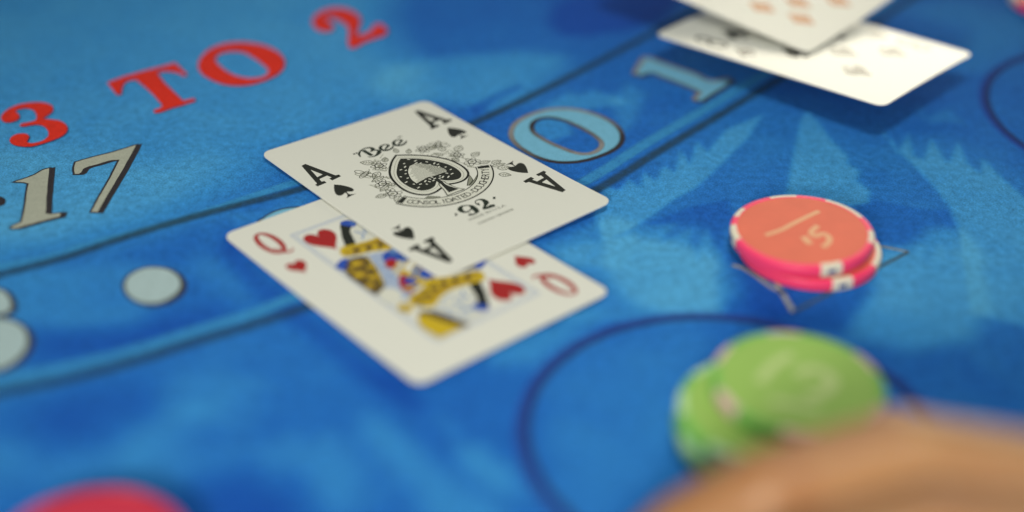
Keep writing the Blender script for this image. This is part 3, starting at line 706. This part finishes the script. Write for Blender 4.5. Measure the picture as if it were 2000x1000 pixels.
    for a, b, w, mi in (((-.62,.02),(.25,-.55),.05,2),((-.62,.12),(.25,-.42),.03,7),((-.64,.22),(.2,-.28),.05,2),((-.05,-1.0),(.9,-.9),.12,2),((-.40,.12),(-.28,1.05),.17,2)):
        s_.stroke(R([a, ((a[0]+b[0])/2, (a[1]+b[1])/2), b]), w, mi, base + 10)
    F_([(-.60,.28),(-.46,.26),(-.72,1.05),(-.88,1.12)], 0, 10); F_([(-.46,.26),(-.30,.25),(-.50,1.0),(-.72,1.05)], 1, 10); F_([(-.16,.22),(-.05,.2),(.12,.85),(-.05,.95)], 7, 10); F_([(-.05,.2),(.06,.2),(.22,.8),(.12,.85)], 1, 10)
    queen.put(s_, "court_figure", QM)
figure(lambda l: l, 1); figure(rot180, 13)

# --- the two cards at the far right
def pose_from(Lp, Bp, zl, zb, Rp, zr):
    """centre and turn of a level card from its left and near corners"""
    L_, B2 = unp(*Lp, zl)[:2], unp(*Bp, zb)[:2]; b = (B2 - L_) / np.linalg.norm(B2 - L_); a = np.array([-b[1], b[0]])
    a2 = unp(*Rp, zr)[:2] - B2; th = .5*math.atan2(a[1], a[0]) + .5*math.atan2(a2[1], a2[0])
    a = np.array([math.cos(th), math.sin(th)]); b = np.array([math.sin(th), -math.cos(th)]); c = B2 - b*CL/2 + a*CW/2
    return c[0], c[1], th
FZ = 1.12
cx, cy, th = pose_from((1278, 57.6), (1725.5, 207.9), FZ - .04, FZ + .19, (1903, 91.7), FZ + .04)
low = Card("playing_card", cx, cy, th, FZ - CT, bend=-.004, bang=0.0, tu=-.03, tv=.03, label="shiny black-suit number card at top right, catching the lamp's glare")
low.body()
tL = lambda x, y: low.inv(1280 + x/3.125, y/3.125)
SPd = [(0,-.42),(.14,-.2),(.34,.02),(.36,.2),(.22,.30),(.06,.2),(.05,.28),(.14,.42),(-.14,.42),(-.05,.28),(-.06,.2),(-.22,.30),(-.36,.2),(-.34,.02),(-.14,-.2)]
def spade_at(card, u, v, s=1.0, flip=False, mats=(M_black,)):
    l = smooth([(x*s, y*s) for x, y in SPd], True, 3)
    if flip: l = rot180(l)
    card.put(Sheet().fill(shift(l, u, v), 0, 0), "spade_pip", list(mats))
for u in (-1.22, 1.22):
    for v in (-2.45, 0, 2.45): spade_at(low, u, v, 1.2, v > 0)
for v in (-1.25, 1.25): spade_at(low, 0, v, 1.2, v > 0)
for fl in (0, 1):
    R = rot180 if fl else (lambda l: l)
    sN = Sheet(); sN.stroke(R(ell(-2.4, -2.92, .19, .27, 20)), .12, 0, 0, closed=True); sN.stroke(R(ell(-2.4, -2.33, .24, .33, 20)), .13, 0, 0, closed=True)
    low.put(sN, "corner_index", [M_black]); l = R(shift(smooth([(x*.9, y*.9) for x, y in SPd], True, 3), -2.38, -1.25)); low.put(Sheet().fill(l, 0, 0), "spade_pip", [M_black])
UZ = 1.42
b2 = unp(1578.4, 103, 1.26)[:2]; b = b2 - unp(1360, 25.6, 1.60)[:2]; b = b / np.linalg.norm(b); a2 = unp(1757, 0, 1.42)[:2] - b2
th = .25*math.atan2(b[0], -b[1]) + .75*math.atan2(a2[1], a2[0]); b = np.array([math.sin(th), -math.cos(th)]); a = np.array([-b[1], b[0]])
c2 = b2 - b*CL/2 + a*CW/2
upp = Card("playing_card", c2[0], c2[1], math.atan2(a[1], a[0]), UZ + .33, bend=.004, bang=0.0, tu=.045, tv=-.095, label="red-suit number card at the top edge, lying across the shiny black-suit card")
upp.body()
for u, v in [upp.inv(*q) for q in ((1488, 14), (1558, 5), (1565, 37), (1636, 2))] + list(( (-.8, -.85), (1.65, -.85), (.4, -1.5), (-.8, -2.45), (1.65, -2.45))):
    upp.put(Sheet().fill(shift([(0,-.58),(.44,0),(0,.58),(-.44,0)], u, v), 0, 0), "diamond_pip", [M_orange])

# ------------------------------------------------------------------ casino chips
def ring_mesh(prof, n=64, a0=0., a1=2*math.pi):
    """lathe of (r, z) pairs; whole turn or a sector"""
    whole = abs(a1 - a0 - 2*math.pi) < 1e-6; bm = bmesh.new(); rows = []
    A = np.linspace(a0, a1, n, endpoint=not whole)
    for a in A: rows.append([bm.verts.new((r*math.cos(a)*CM, r*math.sin(a)*CM, z*CM)) for r, z in prof])
    for i in range(len(A) if whole else len(A) - 1):
        p, q = rows[i], rows[(i+1) % len(A)]
        for k in range(len(prof) - 1):
            try: bm.faces.new([p[k], q[k], q[k+1], p[k+1]])
            except ValueError: pass
    bmesh.ops.remove_doubles(bm, verts=bm.verts[:], dist=1e-7)
    bmesh.ops.recalc_face_normals(bm, faces=bm.faces[:])
    me = bpy.data.meshes.new("lathe"); bm.to_mesh(me); bm.free(); return me
CR, CH = 1.95, .335
BODY = [(0, 0), (1.86, 0), (1.93, .02), (CR, .06), (CR, CH-.06), (1.93, CH-.02), (1.86, CH), (1.79, CH), (1.77, CH-.012), (0, CH-.012)]
SPOT = [(1.70, -.003), (1.862, -.003), (1.933, .018), (CR+.004, .06), (CR+.004, CH-.06), (1.934, CH-.017), (1.862, CH+.004), (1.785, CH+.004)]
def chip(x, y, z, label, group, body_c, inlay_c, spots_at, spot_c, dash_c=None, text=None, text_c=None, tilt=(0, 0)):
    root = empty("casino_chip", (x, y, z)); tag(root, label, "chip", group)
    root.rotation_euler = (tilt[0], tilt[1], 0)
    me = ring_mesh(BODY, 72); link("chip_body", me, root, [body_c])
    for at, half in spots_at:
        me = ring_mesh(SPOT, 10, math.radians(at - half), math.radians(at + half)); sp_ = link("edge_spot", me, root, [spot_c])
        if dash_c:
            pr = [(CR+.007, .10), (CR+.007, CH-.10)]
            me = ring_mesh(pr, 5, math.radians(at - half*.35), math.radians(at + half*.35)); link("edge_dash", me, sp_, [dash_c])
    me = ring_mesh([(0, CH-.004), (1.74, CH-.004), (1.765, CH-.010)], 64); inl = link("inlay", me, root, [inlay_c])
    if text:
        s_ = Sheet()
        for t in text: s_.stroke(smooth([p[:2] for p in t[0]], False, 5) if len(t[0]) > 2 else t[0], t[1], 0, 0)
        bm = bmesh.new(); vv = [bm.verts.new((p[0]*CM, p[1]*CM, (CH-.001)*CM)) for p in s_.v]
        for f in s_.f: bm.faces.new([vv[k] for k in f])
        for f in bm.faces: f.normal_update()
        bmesh.ops.recalc_face_normals(bm, faces=bm.faces[:])
        me = bpy.data.meshes.new("lettering"); bm.to_mesh(me); bm.free(); link("lettering", me, inl, [text_c])
    return root
M_pink = plain("hot_pink_clay", rgb(252, 66, 112), .45, .4, bump=(500, .1), var=.06); M_cream = plain("cream_clay", rgb(226, 218, 196), .5, .4, var=.05)
M_dash = plain("navy_dash", rgb(46, 82, 140), .5, .4); M_oinlay = plain("orange_inlay", rgb(228, 112, 86), .6, .3, bump=(160, .03), var=.10)
M_otext = plain("sand_lettering", rgb(228, 168, 124), .5, .35)
M_green = plain("green_clay", rgb(116, 182, 84), .7, .25, bump=(500, .1), var=.06); M_ginlay = plain("green_inlay", rgb(144, 182, 88), .7, .25, bump=(120, .03), var=.08)
M_mint = plain("mint_clay", rgb(176, 216, 160), .5, .4); M_gtext = plain("grey_green_lettering", rgb(174, 196, 124), .5, .35); M_blush = plain("blush_clay", rgb(206, 178, 168), .6, .3); M_mauve = plain("mauve_dash", rgb(190, 130, 150), .5, .4)
M_redc = plain("crimson_clay", rgb(190, 34, 60), .45, .4, bump=(500, .1), var=.06); M_rinlay = plain("crimson_inlay", rgb(196, 48, 72), .5, .35, var=.06); M_rose = plain("rose_clay", rgb(214, 70, 84), .5, .4)

def chip_glyphs(c, z, lines, ox, oy, s):
    return [([tuple((unp(ox + p[0]/s, oy + p[1]/s, z) - np.array([c[0], c[1], z]))[:2]) for p in L_], w) for L_, w in lines]
OC = unp(1567, 451, .68)
txt_o = chip_glyphs(OC, .68, [([(160,600),(480,500),(680,400),(920,290),(1200,170)], .15), ([(900,650),(960,730),(1040,800)], .20), ([(1175,450),(1050,580),(1120,650),(1280,610),(1390,680),(1380,790),(1270,870)], .17)], 1480, 400, 10)
chip(OC[0]+.24, OC[1]-.07, .006, "lower pink chip of the pair on the pale triangle", "chips on the felt", M_pink, M_oinlay, [(-72,9),(-14,20),(46,14),(106,14),(172,16)], M_cream, M_dash)
chip(OC[0], OC[1], .400, "upper pink chip with an orange face on the pale triangle", "chips on the felt", M_pink, M_oinlay, [(-75,9),(-12,10),(40,20),(98,12),(150,8),(184,12)], M_cream, M_dash, txt_o, M_otext, tilt=(0, math.radians(-2.2)))
GC = unp(1560, 743, 1.36); GL = unp(1495, 797, 1.02)
gl_t = [([(-.9,-.1),(-.5,.55),(0,1.0)], .25), ([(.1,-.55),(.55,-.35),(.75,.15),(.35,.45),(.0,.2)], .28), ([(-.75,-.75),(-.2,-.9),(.3,-1.0)], .22)]
chip(GL[0]+.05, GL[1]+.03, .006, "bottom green chip of the stack by the hand", "chips on the felt", M_green, M_ginlay, [(a, 12) for a in (0,60,120,172,226,300)], M_mint)
chip(GL[0]-.04, GL[1]-.02, .345, "second green chip from the bottom of the stack by the hand", "chips on the felt", M_green, M_ginlay, [(a, 12) for a in (20,80,140,208,260,320)], M_mint)
chip(GL[0], GL[1], .685, "third green chip from the bottom, left below the top green chip", "chips on the felt", M_green, M_ginlay, [(a, 13) for a in (10,70,130,176,236,290)], M_mint, M_mauve)
chip(GC[0], GC[1], 1.025, "topmost green chip of the stack by the hand", "chips on the felt", M_green, M_ginlay, [(a, 12) for a in (25,92,150,205,262,325)], M_blush, M_mauve, gl_t, M_gtext)
RC = unp(172, 1082, .68)
chip(RC[0]+.08, RC[1]-.03, .006, "lower crimson chip of the pair at the bottom left corner", "chips on the felt", M_redc, M_rinlay, [(a, 11) for a in (0,60,120,180,240,300)], M_rose)
chip(RC[0], RC[1], .345, "upper crimson chip of the pair at the bottom left corner", "chips on the felt", M_redc, M_rinlay, [(a, 11) for a in (20,80,140,200,260,320)], M_rose, None, [([(-.6,-.2),(.2,.2),(.8,.4)], .3)], M_rose)
PC = unp(2074, -6, .34)
chip(PC[0], PC[1], .006, "pink chip cut off by the top right corner", "chips on the felt", M_pink, M_oinlay, [(a, 13) for a in (0,60,120,180,240,300)], M_cream)

# ------------------------------------------------------------------ the hand
def capsule_chain(bm, pts, n=18):
    """tapered round limb through (x, y, z, r) joints, closed by rounded ends"""
    P = [np.array(p[:3], float) for p in pts]; Rr = [p[3] for p in pts]
    for i, p in enumerate(P):
        bmesh.ops.create_icosphere(bm, subdivisions=3, radius=Rr[i], matrix=Matrix.Translation(Vector(p)))
    for i in range(len(P) - 1):
        a, b = P[i], P[i+1]; d = b - a; L_ = np.linalg.norm(d); q = Vector(d).to_track_quat('Z', 'Y')
        mtx = Matrix.Translation(Vector((a + b)/2)) @ q.to_matrix().to_4x4()
        bmesh.ops.create_cone(bm, cap_ends=True, segments=24, radius1=Rr[i], radius2=Rr[i+1], depth=L_, matrix=mtx)
def H(x, y, z, r): p = unp(x, y, z); return (p[0], p[1], z, r)
idx_f = [H(1770, 905, 3.55, 1.02), H(1500, 965, 3.15, .86), H(1335, 1040, 2.05, .76), H(1240, 1105, 1.05, .66)]
im = np.array(idx_f[0][:3]); wr = np.array([im[0] + 7.3, im[1] - 4.2, 4.6])
def off(c, d, k=1.0): return [(p[0]+d[0], p[1]+d[1]-k*i*.12, max(p[2]+d[2], p[3]*.9), p[3]*d[3]) for i, p in enumerate(c)]
mid_f = off(idx_f, (.15, -1.95, -.10, 1.03)); rng_f = off(idx_f, (.75, -3.75, -.35, .97), 1.2); pin_f = off(idx_f, (1.75, -5.35, -.75, .83), 1.2)
thumb = [(wr[0]-2.2, wr[1]+.9, 3.4, 1.25), (im[0]+1.2, im[1]+.25, 2.25, 1.05), (im[0]-1.2, im[1]+.55, 1.60, .90), (GC[0]+1.62, GC[1]-1.95, 1.15, .70)]
bm = bmesh.new()
for c in (idx_f, mid_f, rng_f, pin_f, thumb): capsule_chain(bm, c)
for c, k in ((idx_f, 1.0), (mid_f, 1.0), (rng_f, .95), (pin_f, .85)):
    b0 = np.array(c[0][:3]); w0 = wr + (b0 - np.array(mid_f[0][:3]))*.45
    capsule_chain(bm, [(b0[0], b0[1], b0[2]-.05, c[0][3]), tuple(b0*.5 + w0*.5 - np.array([0, 0, .15])) + (1.15*k,), tuple(w0) + (1.35*k,)])
capsule_chain(bm, [tuple(wr + np.array([.2, -1.6, -.4])) + (2.0,), tuple(wr + np.array([4.0, -3.6, .2])) + (2.4,), tuple(wr + np.array([14, -9.0, 2.5])) + (3.3,)])
capsule_chain(bm, [thumb[0], tuple(wr + np.array([1.0, -.6, -.6])) + (1.7,)])
for v in bm.verts: v.co = v.co * CM
me = bpy.data.meshes.new("hand_raw"); bm.to_mesh(me); bm.free()
tmp = bpy.data.objects.new("hand_raw", me); col.objects.link(tmp)
rm = tmp.modifiers.new("r", 'REMESH'); rm.mode = 'VOXEL'; rm.voxel_size = 0.0013
smm = tmp.modifiers.new("s", 'SMOOTH'); smm.factor = .5; smm.iterations = 7
bpy.context.view_layer.update()
hm = bpy.data.meshes.new_from_object(tmp.evaluated_get(bpy.context.evaluated_depsgraph_get())); hm.name = "hand"
bpy.data.objects.remove(tmp)
mt, nt, b = mat("skin"); L = nt.links
tc = N(nt, 'ShaderNodeTexCoord'); n1 = N(nt, 'ShaderNodeTexNoise'); setin(n1, Scale=70.0, Detail=5.0, Roughness=0.7); L.new(tc.outputs['Object'], n1.inputs['Vector'])
cr = N(nt, 'ShaderNodeValToRGB'); cr.color_ramp.elements[0].position = .3; cr.color_ramp.elements[0].color = (0.32, 0.130, 0.048, 1); cr.color_ramp.elements[1].position = .7; cr.color_ramp.elements[1].color = (0.42, 0.225, 0.092, 1)
L.new(n1.outputs[0], cr.inputs[0]); L.new(cr.outputs[0], b.inputs['Base Color'])
setin(b, Roughness=.42); b.inputs['Subsurface Weight'].default_value = .15; b.inputs['Subsurface Radius'].default_value = (.006, .003, .0015); b.inputs['Subsurface Scale'].default_value = .5
n2 = N(nt, 'ShaderNodeTexVoronoi'); setin(n2, Scale=900.0); L.new(tc.outputs['Object'], n2.inputs['Vector'])
bp = N(nt, 'ShaderNodeBump'); setin(bp, Strength=.15, Distance=.0003); L.new(n2.outputs['Distance'], bp.inputs['Height']); L.new(bp.outputs[0], b.inputs['Normal'])
M_skin = mt; M_nail = plain("fingernail", (0.62, 0.34, 0.24, 1), .3, .5)
hand = link("person", hm, None, [M_skin], True)
tag(hand, "bare hand reaching in at the bottom right, fingers beside the green chips", "person")
for c in (idx_f, mid_f, rng_f, pin_f, thumb):
    a, t = np.array(c[-2][:3]), np.array(c[-1][:3]); d = (t - a) / np.linalg.norm(t - a); up = np.array([0, 0, 1.]); up = up - d*(up @ d); up /= np.linalg.norm(up); sd = np.cross(d, up); r = c[-1][3]
    bm = bmesh.new(); rows = []
    for i in range(7):
        row = []
        for j in range(7):
            s_, e_ = (i-3)/3, (j-3)/3
            w_ = .62*r*math.sqrt(max(0, 1 - .25*s_*s_ - (.5*max(s_, 0)**4)))
            ang = e_*w_/r
            p = t + d*(s_*.55*r + .12*r) + (up*math.cos(ang) + sd*math.sin(ang))*(r*1.0 - .04*r*s_*s_)
            row.append(bm.verts.new(Vector(p)*CM))
        rows.append(row)
    for i in range(6):
        for j in range(6): bm.faces.new([rows[i][j], rows[i+1][j], rows[i+1][j+1], rows[i][j+1]])
    bmesh.ops.solidify(bm, geom=bm.faces[:], thickness=.0004)
    me = bpy.data.meshes.new("fingernail"); bm.to_mesh(me); bm.free(); link("fingernail", me, hand, [M_nail], True)
